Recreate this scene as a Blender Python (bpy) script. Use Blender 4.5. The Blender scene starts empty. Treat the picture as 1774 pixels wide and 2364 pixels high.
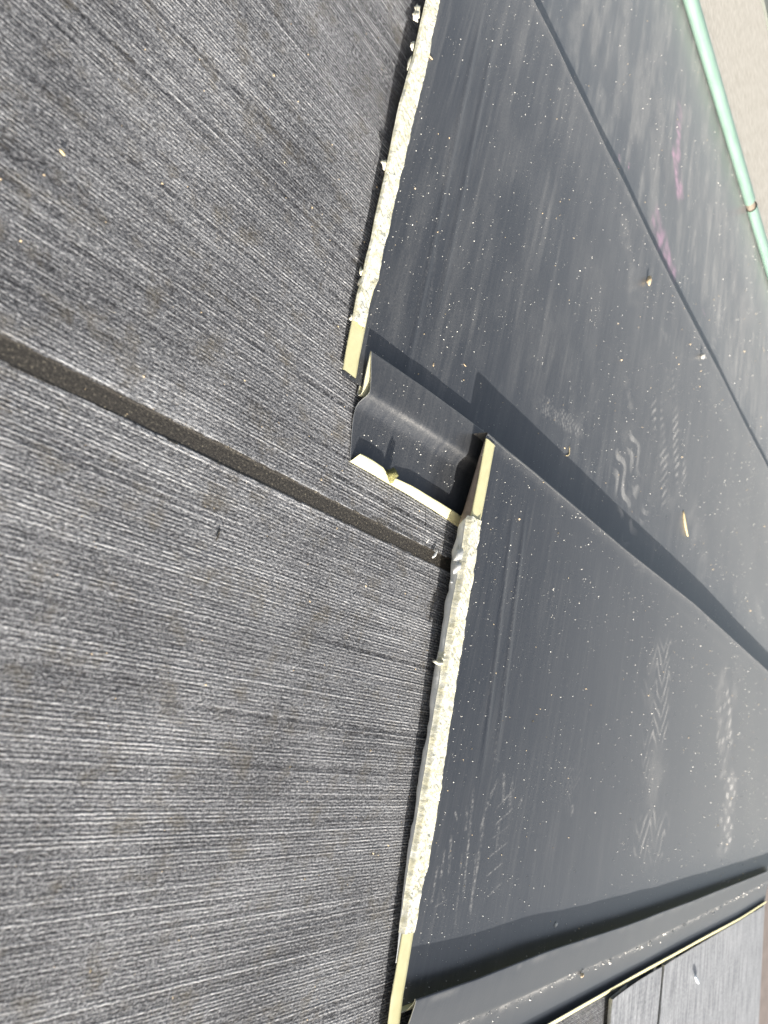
import bpy, bmesh, math, random
import numpy as np
from mathutils import Matrix, Vector

random.seed(7)
rng = np.random.default_rng(11)

# ------------------------------------------------------------------ calibration
S = 0.28                      # metres per unit used in the survey below (camera height = 1 unit)
FPX, CX, CY = 1500.0, 887.0, 1182.0
D1 = np.array([1253.0, 668.0, FPX])
_a, _b = 1253.0, 668.0
_y = (-FPX * FPX - _a * (1010 - CX) + _b * CY) / (_b - .244 * _a)
D2 = np.array([1010 - .244 * _y - CX, _y - CY, FPX])
D1 /= np.linalg.norm(D1); D2 /= np.linalg.norm(D2)
R = np.array([D1, D2, np.cross(D1, D2)])      # rows: world X (along the panels), Y (across), Z (up)


def G(px, py, z=0.0):
    """survey point of the photograph -> place on the level z (units)"""
    r = R @ np.array([px - CX, py - CY, FPX])
    return np.array([0, 0, 1.0]) + r * ((z - 1.0) / r[2])


def GP(px, py, z0, s):
    """same, on the tilted plane z = z0 + s*Y"""
    g = G(px, py, 0.0)
    return G(px, py, (z0 + s * g[1]) / (1 + s * g[1]))


# ------------------------------------------------------------------ scene, camera, light
sc = bpy.context.scene
col = sc.collection
cam = bpy.data.cameras.new('camera')
co = bpy.data.objects.new('camera', cam); col.objects.link(co)
right, down, fwd = R[:, 0], R[:, 1], R[:, 2]
M = Matrix(((right[0], -down[0], -fwd[0], 0), (right[1], -down[1], -fwd[1], 0),
            (right[2], -down[2], -fwd[2], S), (0, 0, 0, 1)))
co.matrix_world = M
cam.sensor_fit = 'VERTICAL'; cam.sensor_height = 36; cam.sensor_width = 27
cam.lens = FPX / 2364 * 36
cam.clip_start = .01; cam.clip_end = 200
cam.dof.use_dof = True
cam.dof.focus_distance = 1.66 * S
cam.dof.aperture_fstop = 10.5
sc.camera = co

SUN = Vector((.15, -3.1, 1.0)).normalized()      # towards the sun
elev = math.asin(SUN.z); az = math.atan2(SUN.x, SUN.y)
w = bpy.data.worlds.new('World'); sc.world = w; w.use_nodes = True
nt = w.node_tree; nt.nodes.clear()
sky = nt.nodes.new('ShaderNodeTexSky'); sky.sky_type = 'NISHITA'; sky.sun_disc = False
sky.sun_elevation = elev; sky.sun_rotation = az
sky.dust_density = 4.0; sky.ozone_density = .4; sky.air_density = 1.0
bg = nt.nodes.new('ShaderNodeBackground'); bg.inputs[1].default_value = .10
wo = nt.nodes.new('ShaderNodeOutputWorld')
hz = nt.nodes.new('ShaderNodeHueSaturation'); hz.inputs['Saturation'].default_value = .62      # hazy, whitish sky
nt.links.new(sky.outputs[0], hz.inputs['Color']); nt.links.new(hz.outputs[0], bg.inputs[0]); nt.links.new(bg.outputs[0], wo.inputs[0])
sl = bpy.data.lights.new('sun', 'SUN'); sl.energy = 4.5; sl.angle = math.radians(.5); sl.color = (1, .965, .91)
so = bpy.data.objects.new('sun', sl); col.objects.link(so)
so.rotation_euler = SUN.to_track_quat('Z', 'Y').to_euler(); so.location = (0, -1, 2)
sc.view_settings.view_transform = 'Standard'; sc.view_settings.look = 'None'
sc.view_settings.gamma = 1; sc.view_settings.exposure = 1.1
sc.view_settings.use_curve_mapping = False
sc.cycles.max_bounces = 6


# ------------------------------------------------------------------ helpers
def vnoise(x, y, seed=0):
    xi = np.floor(x).astype(np.int64); yi = np.floor(y).astype(np.int64)
    fx = x - xi; fy = y - yi
    fx = fx * fx * (3 - 2 * fx); fy = fy * fy * (3 - 2 * fy)

    def h(i, j):
        n = (i * 374761393 + j * 668265263 + seed * 1442695041) & 0xFFFFFFFF
        n = ((n ^ (n >> 13)) * 1274126177) & 0xFFFFFFFF
        n = n ^ (n >> 16)
        return (n & 0xFFFF) / 65535.0
    a, b, c, d = h(xi, yi), h(xi + 1, yi), h(xi, yi + 1), h(xi + 1, yi + 1)
    return (a * (1 - fx) + b * fx) * (1 - fy) + (c * (1 - fx) + d * fx) * fy


def fbm(x, y, seed=0, o=4):
    s = 0; a = .5; t = 0
    for k in range(o):
        s = s + a * vnoise(x, y, seed + 17 * k); t += a
        x = x * 2.03 + 5.1; y = y * 2.03 + 1.7; a *= .5
    return s / t


def smooth(a, b, x):
    t = np.clip((x - a) / (b - a), 0, 1)
    return t * t * (3 - 2 * t)


def link(name, me, mats, parent=None):
    o = bpy.data.objects.new(name, me); col.objects.link(o)
    for m in (mats if isinstance(mats, (list, tuple)) else [mats]):
        me.materials.append(m)
    if parent is not None:
        o.parent = parent
    return o


def grid_obj(name, P, mats, parent=None, attrs=None, smooth_=True, mat_idx=None):
    """P: (n, m, 3) array in units -> one mesh"""
    n, m = P.shape[:2]
    idx = np.arange(n * m).reshape(n, m)
    f = np.stack([idx[:-1, :-1], idx[1:, :-1], idx[1:, 1:], idx[:-1, 1:]], -1).reshape(-1, 4)
    me = bpy.data.meshes.new(name)
    me.vertices.add(n * m); me.vertices.foreach_set('co', (P * S).astype(np.float32).ravel())
    nf = len(f)
    me.loops.add(nf * 4); me.polygons.add(nf)
    me.loops.foreach_set('vertex_index', f.astype(np.int32).ravel())
    me.polygons.foreach_set('loop_start', np.arange(0, nf * 4, 4, dtype=np.int32))
    me.polygons.foreach_set('loop_total', np.full(nf, 4, np.int32))
    if smooth_:
        me.polygons.foreach_set('use_smooth', np.ones(nf, bool))
    if mat_idx is not None:
        me.polygons.foreach_set('material_index', mat_idx.astype(np.int32).ravel())
    for k, v in (attrs or {}).items():
        at = me.attributes.new(k, 'FLOAT', 'POINT'); at.data.foreach_set('value', v.astype(np.float32).ravel())
    me.update(calc_edges=True)
    return link(name, me, mats, parent)


def bm_obj(name, bm, mats, parent=None, smooth_=False):
    me = bpy.data.meshes.new(name); bm.to_mesh(me); bm.free()
    if smooth_:
        for p in me.polygons: p.use_smooth = True
    return link(name, me, mats, parent)


def tag(o, label=None, cat=None, group=None, kind=None):
    if label: o['label'] = label
    if cat: o['category'] = cat
    if group: o['group'] = group
    if kind: o['kind'] = kind
    return o


def empty(name, loc=(0, 0, 0)):
    o = bpy.data.objects.new(name, None); col.objects.link(o)
    o.empty_display_size = .02; o.location = loc
    return o


# ------------------------------------------------------------------ materials
def mat(name):
    m = bpy.data.materials.new(name); m.use_nodes = True
    n = m.node_tree.nodes; l = m.node_tree.links
    return m, n, l, n['Principled BSDF']


def N(n, t, **kw):
    x = n.new(t)
    for k, v in kw.items(): setattr(x, k, v)
    return x


def noise(n, l, vec, scale, detail=4, rough=.6):
    x = n.new('ShaderNodeTexNoise'); x.inputs['Scale'].default_value = scale
    x.inputs['Detail'].default_value = detail; x.inputs['Roughness'].default_value = rough
    l.new(vec, x.inputs['Vector']); return x.outputs['Fac']


def ramp(n, l, fac, pts):
    x = n.new('ShaderNodeValToRGB'); e = x.color_ramp.elements
    while len(e) < len(pts): e.new(.5)
    for k, (p, c) in enumerate(pts):
        e[k].position = p; e[k].color = (*c, 1) if len(c) == 3 else c
    l.new(fac, x.inputs[0]); return x.outputs[0]


def g3(v): return (v, v, v)


def mapped(n, l, scale):
    tc = n.new('ShaderNodeTexCoord'); mp = n.new('ShaderNodeMapping')
    mp.inputs['Scale'].default_value = scale
    l.new(tc.outputs['Object'], mp.inputs[0]); return mp.outputs[0]


def mix(n, l, fac, a, b, typ='MIX'):
    x = n.new('ShaderNodeMix'); x.data_type = 'RGBA'; x.blend_type = typ
    for s, v in ((0, fac), (6, a), (7, b)):
        if hasattr(v, 'node'): l.new(v, x.inputs[s])
        elif isinstance(v, tuple): x.inputs[s].default_value = (*v, 1) if len(v) == 3 else v
        else: x.inputs[s].default_value = v
    return x.outputs[2]


def mth(n, l, op, a, b=None, clamp=False):
    x = n.new('ShaderNodeMath'); x.operation = op; x.use_clamp = clamp
    for k, v in enumerate((a, b)):
        if v is None: continue
        if hasattr(v, 'node'): l.new(v, x.inputs[k])
        else: x.inputs[k].default_value = v
    return x.outputs[0]


def attr(n, name):
    x = n.new('ShaderNodeAttribute'); x.attribute_name = name; return x.outputs['Fac']


def panel_paint():
    m, n, l, p = mat('painted_steel')
    v = mapped(n, l, (1, 1, 1)); vs = mapped(n, l, (60, 2.5, 10))
    d = attr(n, 'dust'); pk = attr(n, 'chalk')
    fine = ramp(n, l, noise(n, l, v, 900, 3, .7), [(.36, g3(.4)), (.64, g3(1))])
    stre = ramp(n, l, noise(n, l, vs, 9, 4, .6), [(.45, g3(0)), (.8, g3(1))])
    speck = ramp(n, l, noise(n, l, v, 1500, 1, .5), [(.735, g3(0)), (.77, g3(1))])
    f = mth(n, l, 'MULTIPLY', d, fine)
    f = mth(n, l, 'ADD', f, mth(n, l, 'MULTIPLY', stre, .05))
    f = mth(n, l, 'ADD', f, mth(n, l, 'MULTIPLY', speck, .18), True)
    c = mix(n, l, f, (.0102, .0138, .0212), (.46, .45, .425))
    c = mix(n, l, pk, c, (.40, .20, .30))
    l.new(c, p.inputs['Base Color'])
    ro = mth(n, l, 'ADD', .30, mth(n, l, 'MULTIPLY', f, .5))
    l.new(ro, p.inputs['Roughness'])
    p.inputs['Specular IOR Level'].default_value = .9
    p.inputs['Sheen Weight'].default_value = .165
    p.inputs['Sheen Roughness'].default_value = .35
    b = n.new('ShaderNodeBump'); b.inputs['Strength'].default_value = .12; b.inputs['Distance'].default_value = .0004
    l.new(noise(n, l, v, 500, 3), b.inputs['Height']); l.new(b.outputs[0], p.inputs['Normal'])
    return m


def cream_paint():
    m, n, l, p = mat('cream_back_coat')
    v = mapped(n, l, (1, 1, 1))
    c = ramp(n, l, noise(n, l, v, 120, 5, .7), [(.3, (.55, .515, .295)), (.55, (.60, .565, .33)), (.8, (.63, .60, .38))])
    sp = ramp(n, l, noise(n, l, v, 900, 2, .6), [(.2, g3(.75)), (.34, g3(1))])
    l.new(mix(n, l, 1.0, c, sp, 'MULTIPLY'), p.inputs['Base Color'])
    p.inputs['Roughness'].default_value = .42
    return m


def sealant_mat():
    m, n, l, p = mat('dried_sealant')
    v = mapped(n, l, (1, 1, 1))
    c = ramp(n, l, noise(n, l, v, 170, 5, .7), [(.36, (.63, .59, .41)), (.50, (.71, .685, .54)), (.64, (.78, .765, .67))])
    l.new(c, p.inputs['Base Color']); p.inputs['Roughness'].default_value = .6
    b = n.new('ShaderNodeBump'); b.inputs['Strength'].default_value = .5; b.inputs['Distance'].default_value = .0008
    l.new(noise(n, l, v, 420, 5, .7), b.inputs['Height']); l.new(b.outputs[0], p.inputs['Normal'])
    return m


def roof_mat():
    m, n, l, p = mat('ribbed_roof_rubber')
    v = mapped(n, l, (1, 1, 1))
    big = noise(n, l, v, 14, 4, .6)
    scal = noise(n, l, mapped(n, l, (420, 700, 100)), 1, 2, .6)
    fine = noise(n, l, v, 760, 4, .8)
    strip = noise(n, l, mapped(n, l, (5, 420, 1)), 1, 3, .7)
    h = attr(n, 'ridge')
    k = mth(n, l, 'ADD', mth(n, l, 'MULTIPLY', fine, .62), mth(n, l, 'MULTIPLY', scal, .38))
    brk = ramp(n, l, noise(n, l, mapped(n, l, (110, 240, 100)), 1, 3, .6), [(.38, g3(.15)), (.62, g3(1.2))])
    k = mth(n, l, 'ADD', k, mth(n, l, 'MULTIPLY', brk, mth(n, l, 'MULTIPLY', mth(n, l, 'SUBTRACT', h, .4), .26)))
    k = mth(n, l, 'ADD', k, mth(n, l, 'MULTIPLY', mth(n, l, 'SUBTRACT', strip, .5), .28))
    k = mth(n, l, 'ADD', k, mth(n, l, 'MULTIPLY', mth(n, l, 'SUBTRACT', big, .5), .18))
    c = ramp(n, l, k, [(.31, (.016, .016, .018)), (.43, (.072, .073, .079)), (.54, (.225, .226, .232)), (.69, (.51, .51, .51))])
    warm = ramp(n, l, noise(n, l, v, 45, 4, .7), [(.53, g3(0)), (.76, g3(.75))])
    c = mix(n, l, warm, c, (.115, .10, .075), 'MIX')
    yel = ramp(n, l, noise(n, l, v, 800, 1, .5), [(.74, g3(0)), (.78, g3(1))])
    c = mix(n, l, mth(n, l, 'MULTIPLY', yel, warm), c, (.45, .36, .18))
    l.new(c, p.inputs['Base Color'])
    p.inputs['Roughness'].default_value = .72; p.inputs['Specular IOR Level'].default_value = .35
    b = n.new('ShaderNodeBump'); b.inputs['Strength'].default_value = .8; b.inputs['Distance'].default_value = .0009
    l.new(mth(n, l, 'ADD', fine, scal), b.inputs['Height']); l.new(b.outputs[0], p.inputs['Normal'])
    return m


def groove_mat():
    m, n, l, p = mat('bare_dark_groove')
    v = mapped(n, l, (1, 1, 1))
    c = ramp(n, l, noise(n, l, v, 700, 4, .7), [(.36, (.020, .0175, .0145)), (.56, (.048, .042, .034)), (.64, (.11, .10, .08)), (.71, (.42, .36, .24))])
    l.new(c, p.inputs['Base Color']); p.inputs['Roughness'].default_value = .6
    b = n.new('ShaderNodeBump'); b.inputs['Strength'].default_value = .6; b.inputs['Distance'].default_value = .0006
    l.new(noise(n, l, v, 900, 3), b.inputs['Height']); l.new(b.outputs[0], p.inputs['Normal'])
    return m


def far_sheet_mat():
    m, n, l, p = mat('weathered_roof_sheet')
    v = mapped(n, l, (1, 1, 1)); vs = mapped(n, l, (14, 1.6, 1))
    a = noise(n, l, vs, 9, 5, .65); b_ = noise(n, l, v, 260, 3, .6); r_ = noise(n, l, mapped(n, l, (6, 260, 1)), 1, 2)
    k = mth(n, l, 'ADD', mth(n, l, 'MULTIPLY', a, .6), mth(n, l, 'ADD', mth(n, l, 'MULTIPLY', b_, .34), mth(n, l, 'MULTIPLY', r_, .06)))
    c = ramp(n, l, k, [(.34, (.13, .134, .142)), (.5, (.32, .326, .338)), (.66, (.54, .545, .55))])
    l.new(c, p.inputs['Base Color']); p.inputs['Roughness'].default_value = .6
    b = n.new('ShaderNodeBump'); b.inputs['Strength'].default_value = .4; b.inputs['Distance'].default_value = .0008
    l.new(k, b.inputs['Height']); l.new(b.outputs[0], p.inputs['Normal'])
    return m


def plain(name, c, rough=.6, var=.25, scale=300, bump=.0, dist=.001):
    m, n, l, p = mat(name)
    v = mapped(n, l, (1, 1, 1)); f = noise(n, l, v, scale, 4, .65)
    a = tuple(x * (1 - var) for x in c); b_ = tuple(min(1, x * (1 + var)) for x in c)
    l.new(ramp(n, l, f, [(.3, a), (.7, b_)]), p.inputs['Base Color'])
    p.inputs['Roughness'].default_value = rough
    if bump:
        b = n.new('ShaderNodeBump'); b.inputs['Strength'].default_value = bump; b.inputs['Distance'].default_value = dist
        l.new(f, b.inputs['Height']); l.new(b.outputs[0], p.inputs['Normal'])
    return m


def weave_mat():
    m, n, l, p = mat('beige_textured_board')
    a = noise(n, l, mapped(n, l, (30, 190, 1)), 1, 3, .6); b_ = noise(n, l, mapped(n, l, (190, 40, 1)), 1, 3, .6)
    k = mth(n, l, 'ADD', mth(n, l, 'MULTIPLY', a, .5), mth(n, l, 'MULTIPLY', b_, .5))
    l.new(ramp(n, l, k, [(.38, (.38, .35, .295)), (.60, (.55, .52, .46))]), p.inputs['Base Color'])
    p.inputs['Roughness'].default_value = .8
    b = n.new('ShaderNodeBump'); b.inputs['Strength'].default_value = .6; b.inputs['Distance'].default_value = .002
    l.new(k, b.inputs['Height']); l.new(b.outputs[0], p.inputs['Normal'])
    return m


def mint_mat():
    m, n, l, p = mat('mint_green_plastic')
    v = mapped(n, l, (1, 1, 1))
    a = noise(n, l, mapped(n, l, (6, 30, 30)), 3, 4, .6)
    c = ramp(n, l, a, [(.35, (.155, .245, .20)), (.6, (.185, .275, .235)), (.8, (.24, .30, .215))])
    l.new(c, p.inputs['Base Color']); p.inputs['Roughness'].default_value = .35
    p.inputs['Subsurface Weight'].default_value = 0
    return m


PAINT = panel_paint(); CREAM = cream_paint(); SEAL = sealant_mat(); ROOF = roof_mat(); GROOVE = groove_mat()
FAR = far_sheet_mat(); WEAVE = weave_mat(); MINT = mint_mat()
RAW = plain('cut_steel_edge', (.45, .45, .44), .35, .2)
RAW.node_tree.nodes['Principled BSDF'].inputs['Metallic'].default_value = .8
WHITE = plain('white_shaving', (.75, .75, .72), .5, .1)
STRAW = plain('dry_straw', (.62, .50, .28), .6, .2)
TAN = plain('tan_grit', (.55, .43, .27), .7, .35, 200)
GRITW = plain('pale_grit', (.54, .53, .49), .6, .25, 60)
BROWN = plain('brown_wood', (.20, .165, .13), .7, .3)
MOSS = plain('mossy_stone', (.20, .19, .07), .85, .6, 700, .8, .0015)
PAVE = plain('pinkish_paving', (.36, .29, .25), .85, .2, 3)
GREY = plain('grey_green_board', (.16, .17, .15), .7, .2)
PALE = plain('pale_split_edge', (.42, .42, .40), .7, .25)
BLUEW = plain('bluish_white_plastic', (.62, .68, .74), .4, .1)

# ------------------------------------------------------------------ paving far below the roof edge
XEND = 6.56
bm = bmesh.new()
def addbox(bm, x0, x1, y0, y1, z0, z1):
    vs = [bm.verts.new((x * S, y * S, z * S)) for z in (z0, z1) for y in (y0, y1) for x in (x0, x1)]
    for f in ((0, 2, 3, 1), (4, 5, 7, 6), (0, 1, 5, 4), (2, 6, 7, 3), (0, 4, 6, 2), (1, 3, 7, 5)):
        bm.faces.new([vs[i] for i in f])
addbox(bm, -400, 400, -400, 400, -10.2, -10.0)
pav = tag(bm_obj('paving', bm, plain('paving_joint', (.22, .18, .16), .9, .2, 4)), kind='structure')
slab_me = None
pts = [(i, j) for i in range(0, 14) for j in range(-9, 3)]
bm = bmesh.new(); addbox(bm, -.78, .78, -.38, .38, 0, .12)
bmesh.ops.bevel(bm, geom=bm.edges[:], offset=.03 * S, segments=1, affect='EDGES')
slab_me = bpy.data.meshes.new('paver'); bm.to_mesh(slab_me); bm.free(); slab_me.materials.append(PAVE)
for i, j in pts:
    o = bpy.data.objects.new('paver', slab_me); col.objects.link(o); o.parent = pav
    o.location = ((22 + i * 1.6 + (j % 2) * .8) * S, j * .8 * S * 1.0 - 3.0 * S, (-10.0 + .01 * random.random()) * S)

# ------------------------------------------------------------------ ribbed roof sheet (near)
def roof_height(X, Y):
    """ridges run along X; returns height and a 0..1 ridge value"""
    wob = .0022 * (vnoise(X * 3, Y * 9, 3) - .5) + .0016 * (vnoise(X * 24, Y * 60, 5) - .5)
    t = (Y + wob) / .0068
    k = np.floor(t)
    amp = .35 + .85 * vnoise(X * 1.2 + k * 3.7, k * 7.31, 8)
    amp = amp * (.45 + .8 * fbm(X * 3, Y * 4, 21, 3))
    r = .5 - .5 * np.cos(2 * np.pi * t)
    r = r ** .8
    h = .0009 * amp * r
    gap = smooth(.80, .92, vnoise(X * .8, k * 2.13, 31))
    h = h * (1 - .9 * gap)
    h += .004 * (fbm(X * 1.5, Y * 2, 40, 2) - .5)
    return h, r * np.clip(amp, 0, 1) * (1 - gap)

ys = np.arange(-2.4, 2.7, .0068 / 5)
xs = np.concatenate([np.arange(-.6, 1.7, .022), np.arange(1.7, 3.5, .06)])
Xg, Yg = np.meshgrid(xs, ys, indexing='ij')
Hh, rg = roof_height(Xg, Yg)
# the bare dark groove
gc = np.interp(xs, [-.6, .26, 1.45, 3.5], [.3400, .3405, .3450, .352])[:, None]
gw = (np.interp(xs, [-.6, .26, .9, 1.45, 3.5], [.0195, .0185, .018, .0185, .018])[:, None]
      + .003 * (vnoise(Xg * 9, Yg * 0 + 2, 77) - .5))
dist = np.abs(Yg - gc)
ing = smooth(0, .004, gw - dist + .004 * (vnoise(Xg * 90, Yg * 90, 5) - .5))
lip = np.exp(-((dist - gw - .006) / .005) ** 2)
Hh = Hh * (1 - ing) - .0002 * ing + .0004 * lip
rg = np.clip(rg * (1 - ing) + .35 * lip, 0, 1)
mi = (dist + .005 * (vnoise(Xg * 70, Yg * 330, 15) - .5) < gw)[:-1, :-1].astype(int)
roof = grid_obj('roof', np.stack([Xg, Yg, Hh], -1), [ROOF, GROOVE], None, {'ridge': rg}, True, mi)
tag(roof, kind='structure')

# the roof deck under everything
bm = bmesh.new(); addbox(bm, -3, XEND - .02, -6, 9, -.5, -.02)
tag(bm_obj('roof_deck', bm, plain('roof_deck_grey', (.10, .105, .115), .8, .2)), kind='structure')


LIPY = [-.008 + ext_y for ext_y in (G(1405, 2290, .003)[1], G(1500, 2238, .003)[1], G(1600, 2182, .003)[1], G(1765, 2086, .003)[1])]


def lifted_sheet(name, x0, x1, y0, y1, zedge, zrest, run, wave, seed, m):
    xs = np.concatenate([np.array([x0, x0 + .002, x0 + .006]), np.linspace(x0 + .012, x1, 120)])
    ys = np.linspace(y0, y1, 260)
    X, Y = np.meshgrid(xs, np.linspace(0, 1, 260), indexing='ij')
    yl = y1 + np.interp(xs, [3.0, 3.6, 4.5, 6.5], LIPY)
    Y = y0 + (yl[:, None] - y0) * Y
    X = X + (wave * (fbm(Y * 7, Y * 0, seed, 3) - .5)) * np.clip(1 - (X - x0) / .3, 0, 1)
    u = np.clip((X - x0) / run, 0, 1)
    Z = zrest + (zedge - zrest) * (1 - u) ** 2 * (.7 + .6 * fbm(Y * 4, Y * 0 + 3, seed + 2, 2))
    Z += .004 * (fbm(X * 3, Y * 3, seed + 5, 3) - .5)
    top = grid_obj(name, np.stack([X, Y, Z], -1), m)
    # thickness of the butt edge
    tx = np.stack([X[0], Y[0], Z[0]], -1)
    lo = tx.copy(); lo[:, 2] -= .014; lo2 = lo.copy(); lo2[:, 0] += .25; lo2[:, 2] = np.minimum(lo2[:, 2], zrest * .4)
    e = grid_obj('split_edge', np.stack([lo2, lo, tx], 0), PALE, top, None, False)
    return tag(top, kind='structure')

lifted_sheet('roof_sheet', 3.08, 3.80, -4.0, 0, .034, .014, .55, .05, 3, FAR)
lifted_sheet('roof_sheet', 3.83, XEND, -4.0, 0, .017, .012, .3, .012, 9, FAR)
bm = bmesh.new(); addbox(bm, XEND - .06, XEND + .02, -6, 9, -.06, .006)
tag(bm_obj('roof_edge', bm, PALE), kind='structure')

# ------------------------------------------------------------------ marks on the panels (dust, treads, chalk)
class Mark:
    """tread or smear with its own place on a panel: axis from p to q, half width w (units)"""
    def __init__(s, p, q, wpx, plane, kind, gain, seed):
        P = GP(*p, *plane); Q = GP(*q, *plane)
        s.o = P[:2]; d = (Q - P)[:2]; s.L = np.hypot(*d); s.d = d / s.L
        mid = ((p[0] + q[0]) / 2, (p[1] + q[1]) / 2)
        A = GP(mid[0] - wpx, mid[1], *plane); B = GP(mid[0] + wpx, mid[1], *plane)
        n = np.array([-s.d[1], s.d[0]])
        s.w = max(.004, abs(float(np.dot((B - A)[:2], n))) / 2); s.n = n
        s.kind, s.gain, s.seed = kind, gain, seed

    def __call__(s, X, Y):
        u = ((X - s.o[0]) * s.d[0] + (Y - s.o[1]) * s.d[1]) / s.L
        v = ((X - s.o[0]) * s.n[0] + (Y - s.o[1]) * s.n[1]) / s.w
        k = (u > -.3) & (u < 1.3) & (np.abs(v) < 1.7)
        out = np.zeros_like(X)
        if k.any(): out[k] = s.value(X[k], Y[k])
        return out

    def value(s, X, Y):
        u = ((X - s.o[0]) * s.d[0] + (Y - s.o[1]) * s.d[1]) / s.L
        v = ((X - s.o[0]) * s.n[0] + (Y - s.o[1]) * s.n[1]) / s.w
        u0, v0 = u, v
        u = u + .10 * s.w / s.L * (fbm(u0 * s.L / s.w * 2.5, v0 * 2.5, s.seed + 31, 2) - .5)
        v = v + .22 * (fbm(u0 * s.L / s.w * 2.5 + 7, v0 * 2.5, s.seed + 32, 2) - .5)
        un = u * s.L / s.w          # along, in half widths
        wv = .82 + .5 * (fbm(u * 6, v * 0, s.seed, 2) - .5)
        wv = wv + .5 * (fbm(un * 1.3, v * .7 + 9, s.seed + 11, 3) - .5)
        env = smooth(-.02, .16, u) * smooth(1.02, .84, u) * smooth(1.05, .55, np.abs(v) / wv)
        blot = smooth(.3, .7, fbm(un * 2.2 + 3, v * 2.2, s.seed + 3, 3))
        k = s.kind
        if k == 'wave':
            pat = smooth(.0, .6, np.sin(17 * v + 2.0 * np.sin(un * 9))) * (1 - .9 * smooth(.80, .95, np.cos(un * 4.6))) * smooth(.04, .12, np.abs(v))
        elif k == 'chev':
            pat = smooth(.1, .7, np.sin(un * 22 + 9 * np.abs(v)))
        elif k == 'net':
            tri = 2 * np.abs(((v * 1.25 + 20.25) % 1) - .5)
            pat = smooth(.15, .95, np.sin(un * 20 + 10 * tri)) * (.55 + .45 * smooth(.1, .3, tri))
        elif k == 'dots':
            pat = smooth(.1, .7, np.sin(un * 20) * np.sin(9 * v + .6)) + .35
        elif k == 'slant':
            pat = smooth(.05, .6, np.sin(un * 42 + 5 * v)) * smooth(.05, .25, np.abs(v + .05)) * smooth(.0, .5, np.sin(v * 9 + un * 3) + .6)
        elif k == 'lug':
            a = (np.abs(((v * 2.1 + 20) % 1) - .5) < .2) * ((un * .9 + np.floor(v * 2.1 + 20) * .37) % 1 < .66)
            b = ((un * .9 + np.floor(v * 2.1 + 20) * .37) % 1 < .18)
            pat = np.maximum(a, b * .8).astype(float) * smooth(.35, .75, fbm(un * 9, v * 3, s.seed + 8, 3)) * 1.3
        else:
            pat = .8 * smooth(1.0, .1, np.abs(v) / wv) * (.35 + .9 * smooth(.3, .7, fbm(un * 3, v * 1.2, s.seed + 9, 3)))
        return 1.25 * s.gain * env * pat * (.12 + .88 * blot)


PA = (.012 - .036 * .63, .036)       # pan planes: z = z0 + s*Y
PB = (.055, .042)
PC = (-.012, .012)

marksA = [Mark((1245, 930), (1350, 1002), 44, PA, 'chev', .42, 1),
          Mark((1437, 1000), (1478, 1228), 56, PA, 'wave', .52, 2),
          Mark((1529, 840), (1562, 1170), 40, PA, 'slant', .50, 3),
          Mark((1442, 860), (1462, 960), 16, PA, 'smear', .20, 4),
          Mark((1590, 1130), (1628, 1350), 30, PA, 'smear', .20, 5),
          Mark((1560, 1150), (1640, 1260), 20, PA, 'chev', .16, 6),
          Mark((1690, 1290), (1705, 1400), 24, PA, 'smear', .18, 7),
          Mark((1740, 1370), (1765, 1440), 22, PA, 'smear', .2, 8),
          Mark((1318, 875), (1314, 942), 2.0, PA, 'smear', .55, 9),
          Mark((1346, 865), (1338, 925), 1.8, PA, 'smear', .5, 10),
          Mark((1103, 78), (950, 790), 3, PA, 'smear', .16, 11),
          Mark((1139, 100), (1040, 640), 3, PA, 'smear', .12, 12),
          Mark((1010, 560), (985, 760), 10, PA, 'smear', .12, 13),
          Mark((1440, 480), (1470, 720), 30, PA, 'smear', .17, 14),
          Mark((1150, 480), (1120, 620), 22, PA, 'lug', .10, 15),
          Mark((1540, 716), (1560, 726), 9, PA, 'smear', .35, 16),
          Mark((1530, 760), (1550, 800), 14, PA, 'smear', .22, 17),
          Mark((1290, 700), (1240, 900), 40, PA, 'smear', .05, 18)]
marksB = [Mark((1527, 1460), (1512, 1800), 40, PB, 'net', .42, 21),
          Mark((1512, 1860), (1500, 2010), 46, PB, 'net', .44, 22),
          Mark((1512, 1700), (1498, 1960), 7, PB, 'smear', .22, 23),
          Mark((1664, 1555), (1682, 1775), 28, PB, 'dots', .56, 24),
          Mark((1692, 1775), (1670, 1985), 24, PB, 'dots', .60, 25),
          Mark((1712, 1520), (1690, 1640), 16, PB, 'smear', .22, 26),
          Mark((1068, 1960), (1050, 2150), 4, PB, 'smear', .30, 29),
          Mark((1100, 1960), (1085, 2130), 4, PB, 'smear', .30, 30),
          Mark((1330, 1760), (1310, 1880), 24, PB, 'net', .13, 31),
          Mark((1322, 1855), (1320, 1885), 6, PB, 'smear', .35, 32),
          Mark((1178, 1233), (1117, 1734), 4, PB, 'smear', .10, 33),
          Mark((1206, 1245), (1130, 1830), 4, PB, 'smear', .13, 34),
          Mark((1460, 1270), (1490, 1330), 26, PB, 'wave', .2, 35),
          Mark((1300, 1100), (1380, 1180), 24, PB, 'smear', .12, 36),
          Mark((1540, 1380), (1700, 1520), 10, PB, 'smear', .14, 37)]
marksA += [Mark((1437, 985), (1480, 1240), 70, PA, 'smear', .17, 81), Mark((1530, 820), (1566, 1190), 54, PA, 'smear', .15, 82),
           Mark((1230, 915), (1362, 1010), 50, PA, 'smear', .12, 83), Mark((1600, 1100), (1660, 1380), 60, PA, 'smear', .14, 84)]
marksB += [Mark((1530, 1440), (1502, 2020), 52, PB, 'smear', .16, 85), Mark((1662, 1540), (1684, 1790), 30, PB, 'smear', .22, 86),
           Mark((1694, 1765), (1668, 1995), 26, PB, 'smear', .24, 87)]
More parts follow.
